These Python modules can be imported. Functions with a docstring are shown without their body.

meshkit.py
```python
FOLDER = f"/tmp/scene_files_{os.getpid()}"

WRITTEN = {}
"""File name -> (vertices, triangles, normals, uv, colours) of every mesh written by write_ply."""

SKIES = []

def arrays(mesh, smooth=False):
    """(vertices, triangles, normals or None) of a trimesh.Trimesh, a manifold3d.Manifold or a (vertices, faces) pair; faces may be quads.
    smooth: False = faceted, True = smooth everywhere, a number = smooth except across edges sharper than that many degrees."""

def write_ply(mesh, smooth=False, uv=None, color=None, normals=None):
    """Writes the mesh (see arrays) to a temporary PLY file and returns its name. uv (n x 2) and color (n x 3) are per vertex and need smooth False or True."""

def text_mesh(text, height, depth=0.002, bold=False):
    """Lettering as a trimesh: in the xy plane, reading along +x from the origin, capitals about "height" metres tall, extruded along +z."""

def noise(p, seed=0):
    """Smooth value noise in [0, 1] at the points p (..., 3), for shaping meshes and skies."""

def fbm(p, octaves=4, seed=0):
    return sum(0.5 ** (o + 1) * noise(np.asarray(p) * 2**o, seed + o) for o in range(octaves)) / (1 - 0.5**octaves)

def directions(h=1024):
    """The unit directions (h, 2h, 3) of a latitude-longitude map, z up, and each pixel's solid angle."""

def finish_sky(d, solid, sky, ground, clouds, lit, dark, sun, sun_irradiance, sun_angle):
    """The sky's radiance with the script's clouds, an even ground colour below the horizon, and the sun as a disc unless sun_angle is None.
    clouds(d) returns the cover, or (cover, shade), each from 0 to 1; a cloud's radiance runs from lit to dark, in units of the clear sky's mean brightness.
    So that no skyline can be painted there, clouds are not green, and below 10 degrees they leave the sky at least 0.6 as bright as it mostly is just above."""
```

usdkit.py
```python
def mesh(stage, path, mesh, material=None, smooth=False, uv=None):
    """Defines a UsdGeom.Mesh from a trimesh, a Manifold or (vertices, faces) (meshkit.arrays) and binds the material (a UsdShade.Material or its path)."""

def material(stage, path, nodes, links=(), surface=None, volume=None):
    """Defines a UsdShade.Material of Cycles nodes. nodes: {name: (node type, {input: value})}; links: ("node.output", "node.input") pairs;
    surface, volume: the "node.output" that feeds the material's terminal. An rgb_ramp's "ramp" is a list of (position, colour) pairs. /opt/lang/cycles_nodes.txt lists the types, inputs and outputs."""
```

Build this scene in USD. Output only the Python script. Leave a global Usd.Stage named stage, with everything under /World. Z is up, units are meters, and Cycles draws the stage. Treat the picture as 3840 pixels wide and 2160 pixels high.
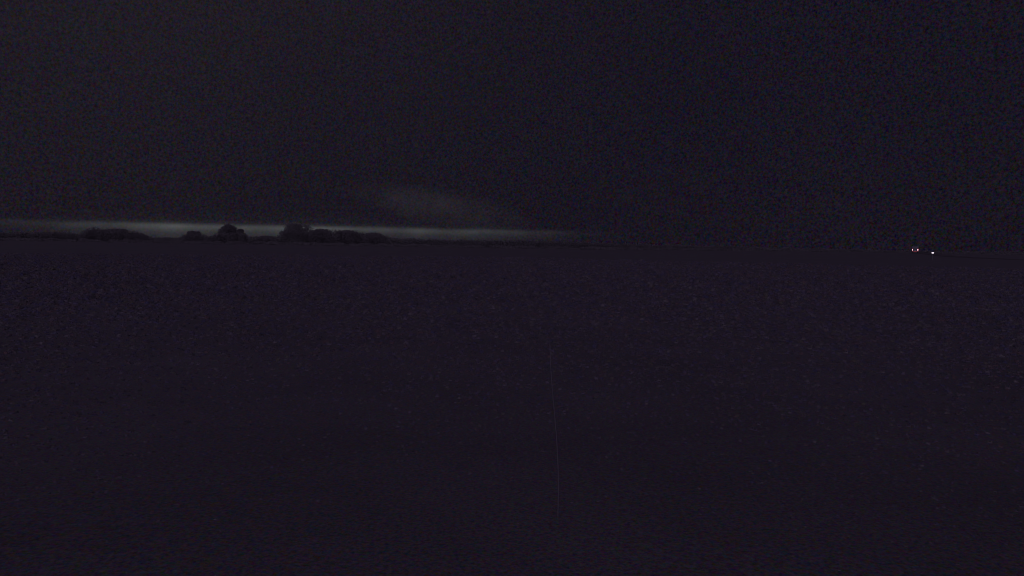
import math, random
import numpy as np, trimesh, usdkit, meshkit
from pxr import Usd, UsdGeom, UsdLux, UsdShade, Gf, Sdf, Vt

stage = Usd.Stage.CreateInMemory()
UsdGeom.SetStageUpAxis(stage, 'Z'); UsdGeom.SetStageMetersPerUnit(stage, 1.0)
UsdGeom.Xform.Define(stage, '/World'); UsdGeom.Scope.Define(stage, '/World/Looks')
L = '/World/Looks/'
R = math.radians

# ---------------------------------------------------------------- camera
EYE = np.array([0.0, 0.0, 1.6]); PITCH, ROLL = 3.107, 0.9
cam = UsdGeom.Camera.Define(stage, '/World/camera')
cam.CreateHorizontalApertureAttr(36.0); cam.CreateFocalLengthAttr(28.03)
cam.CreateClippingRangeAttr((0.05, 30000.0)); cam.CreateExposureAttr(0.0)
cx = UsdGeom.Xformable(cam)
cx.AddTranslateOp().Set(Gf.Vec3d(*EYE)); cx.AddRotateXOp().Set(90 - PITCH); cx.AddRotateZOp().Set(ROLL)

# ---------------------------------------------------------------- sky (moonlit night overcast) and moon
MOON_EL, MOON_AZ = R(26), R(-168)             # azimuth = atan2(x, y) towards the moon
md = np.array([math.cos(MOON_EL) * math.sin(MOON_AZ), math.cos(MOON_EL) * math.cos(MOON_AZ), math.sin(MOON_EL)])
nodes = {
    'sky': ('sky_texture', dict(sky_type='single_scattering', sun_disc=False, sun_elevation=MOON_EL, sun_rotation=MOON_AZ)),
    'skydim': ('mix_color', dict(blend_type='multiply', fac=1.0, b=(0.012, 0.0095, 0.010))),
    'geo': ('texture_coordinate', {}),
    'sep': ('separate_xyz', {}),
    'az': ('math', dict(math_type='arctan2')),
    # soft large cloud bodies
    'big': ('noise_texture', dict(scale=2.2, detail=4.0, roughness=0.55)),
    'bigr': ('rgb_ramp', dict(ramp=[(0.25, (0.0078, 0.0060, 0.0124)), (0.75, (0.0101, 0.0077, 0.0150))])),
    # fine mackerel mottling of the thin cloud
    'fine': ('noise_texture', dict(scale=370.0, detail=2.0, roughness=0.8)),
    'finem': ('vector_math', dict(math_type='multiply_add', vector2=(5.6, 5.0, 5.5), vector3=(-1.8, -1.5, -1.75))),
    'finec': ('vector_math', dict(math_type='maximum', vector2=(0.1, 0.1, 0.1))),
    'cloudmul': ('mix_color', dict(blend_type='multiply', fac=1.0, use_clamp=False)),
    'cover': ('mix_color', dict(blend_type='mix', fac=0.985)),
    # thinner cloud high on the left
    'dot': ('vector_math', dict(math_type='dot_product', vector2=(-0.42, 0.62, 0.66))),
    'halo': ('rgb_ramp', dict(ramp=[(0.0, (0, 0, 0)), (0.62, (0, 0, 0)), (0.82, (0.0026, 0.0022, 0.0016)), (1.0, (0.0090, 0.0078, 0.0058))])),
    'addhalo': ('mix_color', dict(blend_type='add', fac=1.0)),
    # far town light caught under the cloud along the horizon
    'warp': ('noise_texture', dict(scale=9.0, detail=2.0)),
    'warpz': ('math', dict(math_type='multiply_add', value2=0.004, value3=-0.002)),
    'slope': ('math', dict(math_type='multiply_add', value2=0.0, value3=0.0026)),
    'z1': ('math', dict(math_type='add')),
    'z2': ('math', dict(math_type='add')),
    'band': ('map_range', dict(from_min=-0.01, from_max=0.04, to_min=0.0, to_max=1.0, clamp=True)),
    'bandr': ('rgb_ramp', dict(ramp=[(p, (v, v, v)) for p, v in
              [(0.0, .18), (0.2, .20), (0.35, .29), (.42, .42), (.475, .60), (.52, .86), (.56, 1.0), (.59, .86), (.62, .5), (.655, .17), (.72, .04), (1.0, 0)]])),
    'azm': ('map_range', dict(from_min=-0.7, from_max=0.5, to_min=0.0, to_max=1.0, clamp=True)),
    'azr': ('rgb_ramp', dict(ramp=[(p, (v, v, v)) for p, v in
              [(0.0, 0), (0.08, .06), (0.155, .26), (0.2, .52), (0.26, .92), (0.32, 1.0), (0.40, 1.0), (0.44, .72), (0.50, .56), (0.55, .62), (0.575, .44), (0.60, .22), (0.64, .11), (0.68, .04), (0.72, 0), (1.0, 0)]])),
    'streak': ('noise_texture', dict(scale=14.0, detail=3.0, roughness=0.6)),
    'streakm': ('math', dict(math_type='multiply_add', value2=1.9, value3=0.05)),
    'g1': ('math', dict(math_type='multiply')),
    'g2': ('math', dict(math_type='multiply')),
    'glow': ('mix_color', dict(blend_type='multiply', fac=1.0, b=(0.050, 0.055, 0.0525))),
    'addglow': ('mix_color', dict(blend_type='add', fac=1.0)),
    # one faint wisp above the band
    'wa': ('vector_math', dict(math_type='subtract', vector2=(-0.092, 0.9946, 0.046))),
    'wu': ('vector_math', dict(math_type='dot_product', vector2=(8.2, 0.0, 0.0))),
    'wv': ('vector_math', dict(math_type='dot_product', vector2=(6.0, 0.0, 40.0))),
    'wb': ('combine_xyz', {}),
    'wc': ('vector_math', dict(math_type='length')),
    'wr': ('rgb_ramp', dict(ramp=[(0.0, (.0076, .0074, .0076)), (0.5, (.0040, .0039, .0041)), (1.0, (0, 0, 0))])),
    'wn': ('noise_texture', dict(scale=24.0, detail=4.0, roughness=0.65)),
    'wnm': ('vector_math', dict(math_type='multiply_add', vector2=(3.4, 3.4, 3.4), vector3=(-.65, -.65, -.65))),
    'wx': ('vector_math', dict(math_type='multiply')),
    'wmax': ('vector_math', dict(math_type='maximum', vector2=(0, 0, 0))),
    'addwisp': ('mix_color', dict(blend_type='add', fac=1.0)),
    'bg': ('background_shader', dict(strength=1.0)),
}
links = [('sky.color', 'skydim.a'), ('geo.generated', 'sep.vector'), ('geo.generated', 'big.vector'), ('geo.generated', 'fine.vector'),
         ('geo.generated', 'dot.vector1'), ('geo.generated', 'warp.vector'), ('geo.generated', 'streak.vector'), ('geo.generated', 'wa.vector1'),
         ('sep.x', 'az.value1'), ('sep.y', 'az.value2'),
         ('big.fac', 'bigr.fac'), ('fine.color', 'finem.vector1'), ('bigr.color', 'cloudmul.a'), ('finem.vector', 'finec.vector1'), ('finec.vector', 'cloudmul.b'),
         ('skydim.result', 'cover.a'), ('cloudmul.result', 'cover.b'),
         ('dot.value', 'halo.fac'), ('cover.result', 'addhalo.a'), ('halo.color', 'addhalo.b'),
         ('warp.fac', 'warpz.value1'), ('warpz.value', 'z2.value1'), ('sep.z', 'z1.value1'), ('az.value', 'slope.value1'), ('slope.value', 'z1.value2'), ('z1.value', 'z2.value2'), ('z2.value', 'band.value'), ('band.result', 'bandr.fac'),
         ('az.value', 'azm.value'), ('azm.result', 'azr.fac'), ('streak.fac', 'streakm.value1'),
         ('bandr.color', 'g1.value1'), ('azr.color', 'g1.value2'), ('g1.value', 'g2.value1'), ('streakm.value', 'g2.value2'),
         ('g2.value', 'glow.a'), ('addhalo.result', 'addglow.a'), ('glow.result', 'addglow.b'),
         ('wa.vector', 'wu.vector1'), ('wa.vector', 'wv.vector1'), ('wu.value', 'wb.x'), ('wv.value', 'wb.y'), ('wb.vector', 'wc.vector1'), ('wc.value', 'wr.fac'), ('addglow.result', 'addwisp.a'), ('geo.generated', 'wn.vector'), ('wn.fac', 'wnm.vector1'), ('wnm.vector', 'wmax.vector1'), ('wr.color', 'wx.vector1'), ('wmax.vector', 'wx.vector2'), ('wx.vector', 'addwisp.b'),
         ('addwisp.result', 'bg.color')]
m_sky = usdkit.material(stage, L + 'night_sky', nodes, links, surface='bg.background')
sky = UsdLux.DomeLight.Define(stage, '/World/sky'); sky.CreateIntensityAttr(1.0)
UsdShade.MaterialBindingAPI.Apply(sky.GetPrim()).Bind(m_sky)
sky.GetPrim().SetCustomDataByKey('kind', 'structure')
sky.GetPrim().SetCustomDataByKey('label', 'dark overcast night sky with a pale glow low on the left')

moon = UsdLux.DistantLight.Define(stage, '/World/moonlight')
moon.CreateNormalizeAttr(True); moon.CreateIntensityAttr(0.38); moon.CreateAngleAttr(110.0)
moon.CreateColorAttr(Gf.Vec3f(0.99, 0.785, 1.42))
moon.AddRotateZOp().Set(-math.degrees(MOON_AZ)); moon.AddRotateXOp().Set(-(90 - math.degrees(MOON_EL)))

# ---------------------------------------------------------------- helpers
used = {}
def numbered(parent, name):
    k = used.get((parent, name), -1) + 1; used[(parent, name)] = k
    return f'{parent}/{name}' + (f'_{k:03d}' if k else '')
def tag(p, label=None, cat=None, group=None, kind=None):
    p = p.GetPrim() if hasattr(p, 'GetPrim') else p
    for k, v in (('label', label), ('category', cat), ('group', group), ('kind', kind)):
        if v: p.SetCustomDataByKey(k, v)
    return p
def obj(name, mesh, mat, parent='/World', smooth=False):
    return usdkit.mesh(stage, numbered(str(parent), name), mesh, mat, smooth=smooth)
def thing(name, loc, rotz, label, cat, group=None):
    x = UsdGeom.Xform.Define(stage, numbered('/World', name))
    x.AddTranslateOp().Set(Gf.Vec3d(*map(float, loc))); x.AddRotateZOp().Set(float(rotz))
    tag(x, label, cat, group); return x.GetPath()
def box(size, at=(0, 0, 0)):
    b = trimesh.creation.box(size); b.apply_translation(at); return b
def cyl(r, h, at=(0, 0, 0), axis='z', n=16):
    c = trimesh.creation.cylinder(r, h, sections=n)
    if axis == 'x': c.apply_transform(trimesh.transformations.rotation_matrix(math.pi / 2, [0, 1, 0]))
    if axis == 'y': c.apply_transform(trimesh.transformations.rotation_matrix(math.pi / 2, [1, 0, 0]))
    c.apply_translation(at); return c
def limb(pts, radii, n=7):
    pts = np.asarray(pts, float); V, F = [], []
    for i, p in enumerate(pts):
        d = pts[min(i + 1, len(pts) - 1)] - pts[max(i - 1, 0)]; d /= np.linalg.norm(d) + 1e-9
        a = np.cross(d, [0.3, 1, 0.1]); a /= np.linalg.norm(a); b = np.cross(d, a)
        for k in range(n):
            t = 2 * math.pi * k / n; V.append(p + radii[i] * (math.cos(t) * a + math.sin(t) * b))
    for i in range(len(pts) - 1):
        for k in range(n):
            q, r = i * n + k, i * n + (k + 1) % n
            F += [(q, r, r + n), (q, r + n, q + n)]
    V.append(pts[-1]); c = len(V) - 1; o = (len(pts) - 1) * n
    F += [(o + k, o + (k + 1) % n, c) for k in range(n)]
    return trimesh.Trimesh(np.array(V), np.array(F), process=False)

F4 = 28.03 / 36 * 3840
def ray(px, py):
    """World direction of a place in the 3840 x 2160 photograph, scaled to one metre forward (for measuring positions)."""
    a, b = R(ROLL), R(PITCH)
    x, y = (px - 1920) / F4, -(py - 1080) / F4
    x, y = x * math.cos(a) - y * math.sin(a), x * math.sin(a) + y * math.cos(a)
    d = np.array([x, math.cos(b) + y * math.sin(b), -math.sin(b) + y * math.cos(b)])
    return d / d[1]

# ---------------------------------------------------------------- materials
def rough_mat(name, c, rough=0.8, **kw):
    return usdkit.material(stage, L + name, {'p': ('principled_bsdf', dict(base_color=c, roughness=rough, **kw))}, surface='p.BSDF')
m_ground = usdkit.material(stage, L + 'heath_soil', {
    'g': ('geometry', {}),
    'n1': ('noise_texture', dict(scale=0.35, detail=5.0, roughness=0.6)),
    'n2': ('noise_texture', dict(scale=42.0, detail=4.0, roughness=0.8)),
    'r1': ('rgb_ramp', dict(ramp=[(0.3, (0.029, 0.0262, 0.0265)), (0.7, (0.040, 0.0362, 0.037))])),
    'm': ('vector_math', dict(math_type='multiply_add', vector2=(5.6, 5.0, 5.8), vector3=(-1.8, -1.5, -1.9))),
    'x': ('mix_color', dict(blend_type='multiply', fac=1.0)),
    'b': ('bump', dict(strength=0.3, distance=0.02)),
    'p': ('principled_bsdf', dict(roughness=0.95, specular_ior_level=0.1))},
    [('g.position', 'n1.vector'), ('g.position', 'n2.vector'), ('n1.fac', 'r1.fac'), ('n2.color', 'm.vector1'), ('r1.color', 'x.a'), ('m.vector', 'x.b'),
     ('x.result', 'p.base_color'), ('n2.fac', 'b.height'), ('b.normal', 'p.normal')], surface='p.BSDF')
m_grass = usdkit.material(stage, L + 'night_grass', {
    'o': ('object_info', {}),
    'r': ('rgb_ramp', dict(ramp=[(0.0, (0.024, 0.0255, 0.0272)), (0.2, (0.0528, 0.0374, 0.0352)), (0.4, (0.0304, 0.0306, 0.0496)), (0.6, (0.0464, 0.0442, 0.032)), (0.8, (0.0416, 0.0357, 0.0528)), (1.0, (0.0608, 0.0561, 0.0512))])),
    'd': ('diffuse_bsdf', {})}, [('o.random', 'r.fac'), ('r.color', 'd.color')], surface='d.BSDF')
m_leaf = usdkit.material(stage, L + 'tree_leaf', {
    'g': ('geometry', {}),
    'r': ('rgb_ramp', dict(ramp=[(0.0, (0.115, 0.110, 0.104)), (0.5, (0.14, 0.130, 0.122)), (1.0, (0.165, 0.150, 0.140))])),
    'd': ('diffuse_bsdf', {}), 't': ('translucent_bsdf', {}), 'm': ('mix_closure', dict(fac=0.5))},
    [('g.random_per_island', 'r.fac'), ('r.color', 'd.color'), ('r.color', 't.color'), ('d.BSDF', 'm.closure1'), ('t.BSDF', 'm.closure2')], surface='m.closure')
m_bark = usdkit.material(stage, L + 'bark', {
    'g': ('geometry', {}), 'n': ('noise_texture', dict(scale=6.0, detail=4.0)),
    'r': ('rgb_ramp', dict(ramp=[(0.3, (0.045, 0.038, 0.032)), (0.7, (0.10, 0.088, 0.075))])), 'p': ('principled_bsdf', dict(roughness=0.9))},
    [('g.position', 'n.vector'), ('n.fac', 'r.fac'), ('r.color', 'p.base_color')], surface='p.BSDF')
m_road = usdkit.material(stage, L + 'asphalt', {
    'g': ('geometry', {}), 'n': ('noise_texture', dict(scale=20.0, detail=5.0)),
    'r': ('rgb_ramp', dict(ramp=[(0.3, (0.033, 0.0295, 0.030)), (0.7, (0.041, 0.037, 0.038))])), 'p': ('principled_bsdf', dict(roughness=1.0, specular_ior_level=0.0))},
    [('g.position', 'n.vector'), ('n.fac', 'r.fac'), ('r.color', 'p.base_color')], surface='p.BSDF')
m_paint = rough_mat('van_paint', (0.03, 0.03, 0.032), 0.6)
m_black = rough_mat('black_rubber', (0.02, 0.02, 0.02), 0.8)
m_steel = rough_mat('dull_steel', (0.25, 0.25, 0.26), 0.45, metallic=1.0)
m_glass = rough_mat('dark_glass', (0.02, 0.022, 0.025), 0.08)
m_post = rough_mat('post_paint', (0.05, 0.05, 0.052), 0.6)
m_plate = rough_mat('pale_plate', (0.3, 0.3, 0.28), 0.5)
m_stalk = rough_mat('dry_stalk', (0.038, 0.035, 0.035), 0.8)
def emit(name, c, s): return usdkit.material(stage, L + name, {'e': ('emission', dict(color=c, strength=s))}, surface='e.emission')
m_core = emit('tail_lamp_core', (1.0, 0.58, 0.66), 1.9)
m_red = emit('tail_lamp_red', (1.0, 0.13, 0.16), 0.24)
m_lamp = emit('post_lamp_globe', (0.97, 0.84, 0.96), 0.95)

# ---------------------------------------------------------------- ground
VAN = EYE + ray(3432, 937) * 261.0           # middle of the van's rear lamps
def ground_z(x, y):
    x, y = np.asarray(x, float), np.asarray(y, float)
    z = (VAN[2] - 1.05) * np.exp(-(((x - 135) / 75) ** 2 + ((y - 275) / 85) ** 2))
    p = np.stack([x / 22, y / 22, np.zeros_like(x)], -1)
    fade = np.clip(np.hypot(x, y) / 25, 0, 1)
    z = z + fade * 0.35 * (meshkit.fbm(p, 3, 5) - 0.5)
    q = np.stack([x / 2.3, y / 2.3, np.zeros_like(x)], -1)
    return z + 0.10 * (meshkit.noise(q, 9) - 0.5) * np.clip(80 / (np.hypot(x, y) + 1), 0, 1)
def grid(xs, ys):
    X, Y = np.meshgrid(xs, ys); V = np.stack([X, Y, ground_z(X, Y)], -1).reshape(-1, 3); n = len(xs)
    i = (np.arange(len(ys) - 1)[:, None] * n + np.arange(n - 1)).ravel()
    return V, np.vstack([np.stack([i, i + 1, i + n + 1], 1), np.stack([i, i + n + 1, i + n], 1)])
def spread(a, b, fine, far):
    s = [0.0]
    while s[-1] < b: s.append(s[-1] + max(fine, s[-1] * far))
    t = [0.0]
    while t[-1] < a: t.append(t[-1] + max(fine, t[-1] * far))
    return np.array([-v for v in t[:0:-1]] + s)
xs, ys = spread(9000, 9000, 0.5, 0.045), spread(9000, 9000, 0.5, 0.045)
V, F = grid(xs, ys)
tag(obj('ground', (V, F), m_ground, smooth=True), 'dark open field running to the horizon', kind='structure')

# road passing under the van
t = np.linspace(-60, 700, 153)
road_x = lambda y: 133.8 + 0.45 * (y - 261) + 0.0015 * (y - 261) ** 2
rx = road_x(t)
V, F = [], []
for i, (y, x) in enumerate(zip(t, rx)):
    for s in (-3.2, -1.1, 1.1, 3.2): V.append((x + s, y, max(float(ground_z(x + k, y)) for k in (-3.2, -1.1, 1.1, 3.2)) + 0.03))
for i in range(len(t) - 1):
    for k in range(3):
        a = i * 4 + k; F += [(a, a + 1, a + 5), (a, a + 5, a + 4)]
tag(obj('road', (np.array(V), np.array(F)), m_road, smooth=True), 'narrow dark road leading away under the van on the right', kind='structure')

# ---------------------------------------------------------------- trees on the skyline
def leaves(rng, centres, n, size):
    """n leaf clumps (two crossed bent faces each) spread over the shells of lobes (x, y, z, rx, ry, rz)."""
    centres = np.asarray(centres, float); w = centres[:, 3] * centres[:, 4] * centres[:, 5]
    pick = rng.choice(len(centres), n, p=w ** 0.7 / (w ** 0.7).sum())
    d = rng.normal(size=(n, 3)); d /= np.linalg.norm(d, axis=1, keepdims=True)
    r = rng.uniform(0.25, 1.0, n) ** 0.5 * rng.normal(1, .09, n)
    p = centres[pick, :3] + d * r[:, None] * centres[pick, 3:]
    V, F = np.zeros((n, 8, 3)), []
    for h in range(2):
        u = rng.normal(size=(n, 3)); u /= np.linalg.norm(u, axis=1, keepdims=True)
        v = np.cross(u, rng.normal(size=(n, 3))); v /= np.linalg.norm(v, axis=1, keepdims=True)
        s = size * rng.uniform(0.5, 1.3, (n, 1))
        V[:, 4 * h + 0] = p - u * s * .5; V[:, 4 * h + 1] = p + v * s * .32; V[:, 4 * h + 2] = p + u * s * .5; V[:, 4 * h + 3] = p - v * s * .32
        V[:, 4 * h + 1] += np.cross(u, v) * s * .15; V[:, 4 * h + 3] += np.cross(u, v) * s * .15
    b = np.arange(n)[:, None] * 8
    for o in (0, 4): F += [b + [o, o + 1, o + 2], b + [o, o + 2, o + 3]]
    return V.reshape(-1, 3), np.vstack(F)

# place in the photograph (centre, top, width in its pixels), metres away, lean of the outline, label
TREES = [
    (55, 881, 170, 418, 'domed', 'low rounded tree at the left edge, under the faint end of the glow'),
    (198, 873, 150, 410, 'domed', 'low broad tree second from the left end of the tree line'),
    (352, 862, 115, 400, 'domed', 'tree at the left end of the long flat-topped clump under the glow'),
    (435, 856, 150, 404, 'flat', 'middle tree of the long flat-topped clump, its crown the highest there'),
    (505, 865, 130, 398, 'slope', 'tree at the right end of the flat-topped clump, crown sloping to the gap'),
    (728, 865, 78, 402, 'domed', 'small round tree between the wide gap and the pointed dark tree'),
    (800, 886, 80, 404, 'domed', 'low bush left at the foot of the pointed dark tree'),
    (856, 837, 92, 396, 'point', 'pointed dark tree standing alone across the glow band'),
    (903, 857, 62, 399, 'domed', 'shorter tree against the right shoulder of the pointed dark tree'),
    (1000, 883, 90, 406, 'domed', 'low bush in the lit gap left of the big domed tree'),
    (1117, 835, 150, 394, 'domed', 'biggest tree of the skyline, a broad dome cutting through the glow band'),
    (1208, 857, 128, 400, 'flat', 'tree joined to the right side of the big domed tree'),
    (1305, 861, 150, 402, 'flat', 'flat-topped tree in the middle of the clump right of the big domed tree'),
    (1400, 871, 150, 405, 'slope', 'last tree of the right clump, sloping down to the hedge line'),
]
for i, (px, top, wpx, D, form, label) in enumerate(TREES):
    rng = np.random.default_rng(100 + i)
    P = EYE + ray(px, top) * D
    gz = float(ground_z(P[0], P[1])); H = P[2] - gz; W = wpx / F4 * D * 0.5
    T = thing('tree', (P[0], P[1], gz - 0.1), rng.uniform(0, 6), label, 'bush' if 'bush' in label else 'tree', None)
    th = max(0.28 * H, 0.4); lobes = []
    nl = 7 if form == 'point' else 9
    for k in range(nl):
        a = 2 * math.pi * k / nl + rng.uniform(-.3, .3); rr = rng.uniform(0.35, 0.62) * W
        zz = rng.uniform(0.24, 0.58) * H
        lobes.append((rr * math.cos(a), rr * math.sin(a), zz, W * rng.uniform(.34, .5), W * rng.uniform(.34, .5), H * rng.uniform(.2, .3)))
    topn = {'point': 1, 'domed': 3, 'flat': 6, 'slope': 4}[form]
    for k in range(topn):
        a = rng.uniform(0, 6.28); rr = 0 if form == 'point' else W * rng.uniform(.1, .5 if form == 'flat' else .3)
        rz = H * rng.uniform(.16, .22); rxy = W * rng.uniform(.34, .5)
        lobes.append((rr * math.cos(a), rr * math.sin(a), H - rz - (0 if k == 0 else rng.uniform(.0, .08) * H), rxy, rxy, rz))
    if form == 'point': lobes.append((W * .1, 0, H * .72, W * .6, W * .6, H * .2))
    if form == 'slope': lobes = [(x, y, z * (1 if x < W * .1 else .78), a, b, c) for x, y, z, a, b, c in lobes]
    limbs = [limb([(0, 0, 0), (.1, 0, th * .6), (-.05, .1, th * 1.2), (0, 0, H * .8)], [.05 * W + .08, .04 * W + .06, .03 * W + .05, .03])]
    for x, y, z, *_ in lobes[:nl]:
        limbs.append(limb([(0, 0, th * .8), (x * .4, y * .4, th + (z - th) * .5), (x, y, z)], [.02 * W + .05, .015 * W + .03, .02], 5))
    obj('trunk', trimesh.util.concatenate(limbs), m_bark, T, smooth=True)
    obj('crown', leaves(rng, lobes, 9000, 0.46 if H > 6 else 0.38), m_leaf, T)

# low hedge and scrub along the whole skyline: one uncountable mass
rng = np.random.default_rng(7)
hx = [-400, 0, 150, 270, 292, 325, 510, 560, 670, 705, 755, 790, 825, 900, 925, 945, 1040, 1070, 1185, 1380, 1470, 1700, 2000, 2300, 2800, 3300, 3500, 4300]
hh = [16, 22, 23, 22, 15, 38, 32, 8, 8, 27, 25, 17, 32, 33, 20, 18, 21, 46, 47, 42, 22, 17, 20, 12, 8, 3, 3, 7]
lob = []
for px in np.arange(-400, 4300, 9.0):
    up = np.interp(px, hx, hh) * (0.75 + 0.5 * meshkit.fbm(np.array([[px / 60, 0, 0]]), 3, 3)[0]) + rng.uniform(-1.5, 1.5)
    D = 386 + 5 * math.sin(px / 310) + rng.uniform(-2, 2)
    d = ray(px, 897 + (px - 600) * 0.0157); x, y = EYE[0] + d[0] * D, EYE[1] + D
    if abs(x - road_x(y)) < 5: continue
    z0 = float(ground_z(x, y)); h = max(0.6, EYE[2] + up / F4 * D - z0)
    lob.append((x, y, z0 + h * .48, 1.5, 1.2, h * .5))
for _ in range(900):                       # ragged scrub thinning out into the field in front of it
    px, D = rng.uniform(-300, 4200), 384 - 95 * rng.uniform() ** 2
    d = ray(px, 897 + (px - 600) * 0.0157); x, y = EYE[0] + d[0] * D, EYE[1] + D
    if abs(x - road_x(y)) < 9: continue
    h = rng.uniform(.5, 1.5); lob.append((x, y, float(ground_z(x, y)) + h * .4, rng.uniform(.8, 2.2), .9, h * .55))
tag(obj('hedge', leaves(rng, lob, 110000, 0.5), m_leaf), 'dark low hedge and scrub along the far edge of the field', 'hedge', kind='stuff')

# ---------------------------------------------------------------- the van with its lit rear lamps
vz = float(ground_z(VAN[0], VAN[1])); vz = max(vz, VAN[2] - 1.06)
ang = -math.degrees(math.atan2(0.48, 1))
v = thing('van', (VAN[0], VAN[1], VAN[2] - 1.05), ang, 'far-off dark van seen from behind with two pinkish-white rear lamps lit', 'van')
prof = [(0.0, .38), (0.0, 1.95), (.12, 2.15), (3.6, 2.15), (4.35, 1.35), (5.0, 1.1), (5.1, .38)]
from shapely.geometry import Polygon
body = trimesh.creation.extrude_polygon(Polygon(prof).buffer(-.05).buffer(.05), 1.86)
body.apply_transform(np.array([[0, 0, 1, -.93], [1, 0, 0, 0], [0, 1, 0, 0], [0, 0, 0, 1.0]]))
obj('body', body, m_paint, v, smooth=30)
for s in (-1, 1):
    d_ = obj('rear_door', box((.72, .03, 1.35), (s * .365, -.016, 1.25)), m_paint, v)
    obj('window', box((.5, .02, .45), (s * .365, -.042, 1.6)), m_glass, d_.GetPath())
    lf = obj('rear_lamp', box((.26, .06, .86), (s * .70 + s * .08, -.045, 1.02)), m_red, v)
    obj('bulb', box((.2, .03, .46), (s * .70 + s * .06, -.092, 1.08)), m_core, lf.GetPath())
    for y in (.95, 4.1):
        w = obj('wheel', cyl(.34, .22, (s * .80, y, .34), 'x', 20), m_black, v, smooth=30)
        obj('rim', cyl(.2, .02, (s * .918, y, .34), 'x', 14), m_steel, w.GetPath())
    obj('mirror', box((.2, .1, .25), (s * 1.04, 3.75, 1.45)), m_black, v)
obj('bumper', box((1.8, .14, .22), (0, -.08, .46)), m_black, v)
obj('number_plate', box((.5, .012, .11), (0, -.04, .78)), m_plate, v)
obj('reflector', box((.9, .02, .16), (0, -.162, .47)), m_red, v)
obj('windscreen', trimesh.Trimesh(*[np.array(a) for a in ([(-.8, 3.72, 2.06), (.8, 3.72, 2.06), (.8, 4.36, 1.42), (-.8, 4.36, 1.42)], [(0, 2, 1), (0, 3, 2)])], process=False), m_glass, v)

# ---------------------------------------------------------------- the single lamp on a low post
P = EYE + ray(3498, 948) * 150.0
gz = float(ground_z(P[0], P[1]))
lp = thing('post_lamp', (P[0], P[1], gz), 0, 'single whitish lamp on a low post, to the right of the two van lamps', 'lamp')
hh_ = P[2] - gz
obj('base', cyl(.12, .06, (0, 0, .03)), m_post, lp, smooth=30)
obj('post', cyl(.045, max(hh_ - .2, .1), (0, 0, max(hh_ - .2, .1) / 2 + .05)), m_post, lp, smooth=30)
gl = trimesh.creation.icosphere(2, .17); gl.apply_scale((1.25, 1.25, .9)); gl.apply_translation((0, 0, hh_))
obj('globe', gl, m_lamp, lp, smooth=True)
obj('cap', cyl(.13, .04, (0, 0, hh_ + .165)), m_post, lp, smooth=30)

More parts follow.
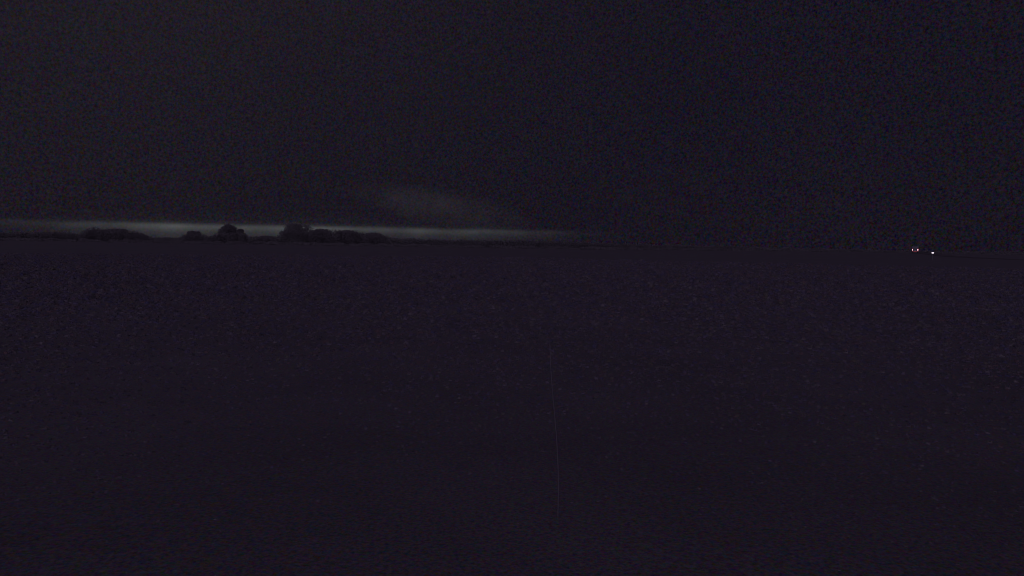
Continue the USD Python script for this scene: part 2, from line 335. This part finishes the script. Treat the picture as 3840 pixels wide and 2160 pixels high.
# ---------------------------------------------------------------- one tall dry stalk in the foreground
B, Tt = ray(2092, 1950), ray(2070, 1290)
Ds = -EYE[2] / B[2]
pb = EYE + B * Ds; pt = EYE + Tt * Ds
pts = [pb + (pt - pb) * k + np.array([.012 * math.sin(k * 5), .02 * k * k, 0]) for k in np.linspace(0, 1, 9)]
pts[0][2] = float(ground_z(pb[0], pb[1])) - .02
st = thing('grass_stalk', (0, 0, 0), 0, 'thin tall dry stalk standing upright in the dark foreground', 'grass stalk')
obj('stem', limb(pts, np.linspace(.0034, .0018, 9), 6), m_stalk, st, smooth=True)
# ---------------------------------------------------------------- low grass over the field
rng = np.random.default_rng(21)
def cushion(k):
    """A low ragged cushion of heath: an uneven dome with a few short blades standing out of it."""
    m = trimesh.creation.icosphere(1, 1.0); v = m.vertices * rng.uniform(.7, 1.25, (len(m.vertices), 1)); v[:, 2] = np.maximum(v[:, 2], -.1) * rng.uniform(.5, .8)
    V, F = list(v), list(m.faces)
    for _ in range(14):
        a, b, h = rng.uniform(0, 6.28), rng.uniform(0, 6.28), rng.uniform(.7, 1.3); i = len(V)
        o = np.array([.6 * math.cos(a), .6 * math.sin(a), .2]); d = np.array([math.cos(b), math.sin(b), 0])
        V += [o - d * .06, o + d * .06, o + np.array([d[1] * .4, -d[0] * .4, h])]; F += [(i, i + 1, i + 2)]
    return np.array(V), np.array(F)
pi = UsdGeom.PointInstancer.Define(stage, '/World/grass')
tag(pi, 'low dark tufts of grass covering the field', 'grass', kind='stuff')
paths = []
for k in range(5): paths.append(obj('cushion', cushion(k), m_grass, '/World/grass').GetPath())
pi.CreatePrototypesRel().SetTargets(paths)
N = 120000
dist = 2.2 * np.exp(rng.uniform(0, 1, N) ** 0.9 * math.log(95 / 2.2)); aa = rng.uniform(-R(40), R(40), N)
gx, gy = dist * np.sin(aa), dist * np.cos(aa)
pos = np.stack([gx, gy, ground_z(gx, gy) - .01], 1)
sc = rng.uniform(.35, 1.0, N) ** 1.5 * .021 * np.clip(dist / 6, 0.7, 6.0)
q = rng.uniform(0, math.pi, N)
pi.CreatePositionsAttr(Vt.Vec3fArray.FromNumpy(pos.astype(np.float32)))
pi.CreateProtoIndicesAttr(Vt.IntArray.FromNumpy(rng.integers(0, 5, N).astype(np.int32)))
pi.CreateScalesAttr(Vt.Vec3fArray.FromNumpy(np.stack([sc, sc, np.minimum(sc, .16)], 1).astype(np.float32)))
pi.CreateOrientationsAttr(Vt.QuathArray([Gf.Quath(float(math.cos(a)), 0, 0, float(math.sin(a))) for a in q]))
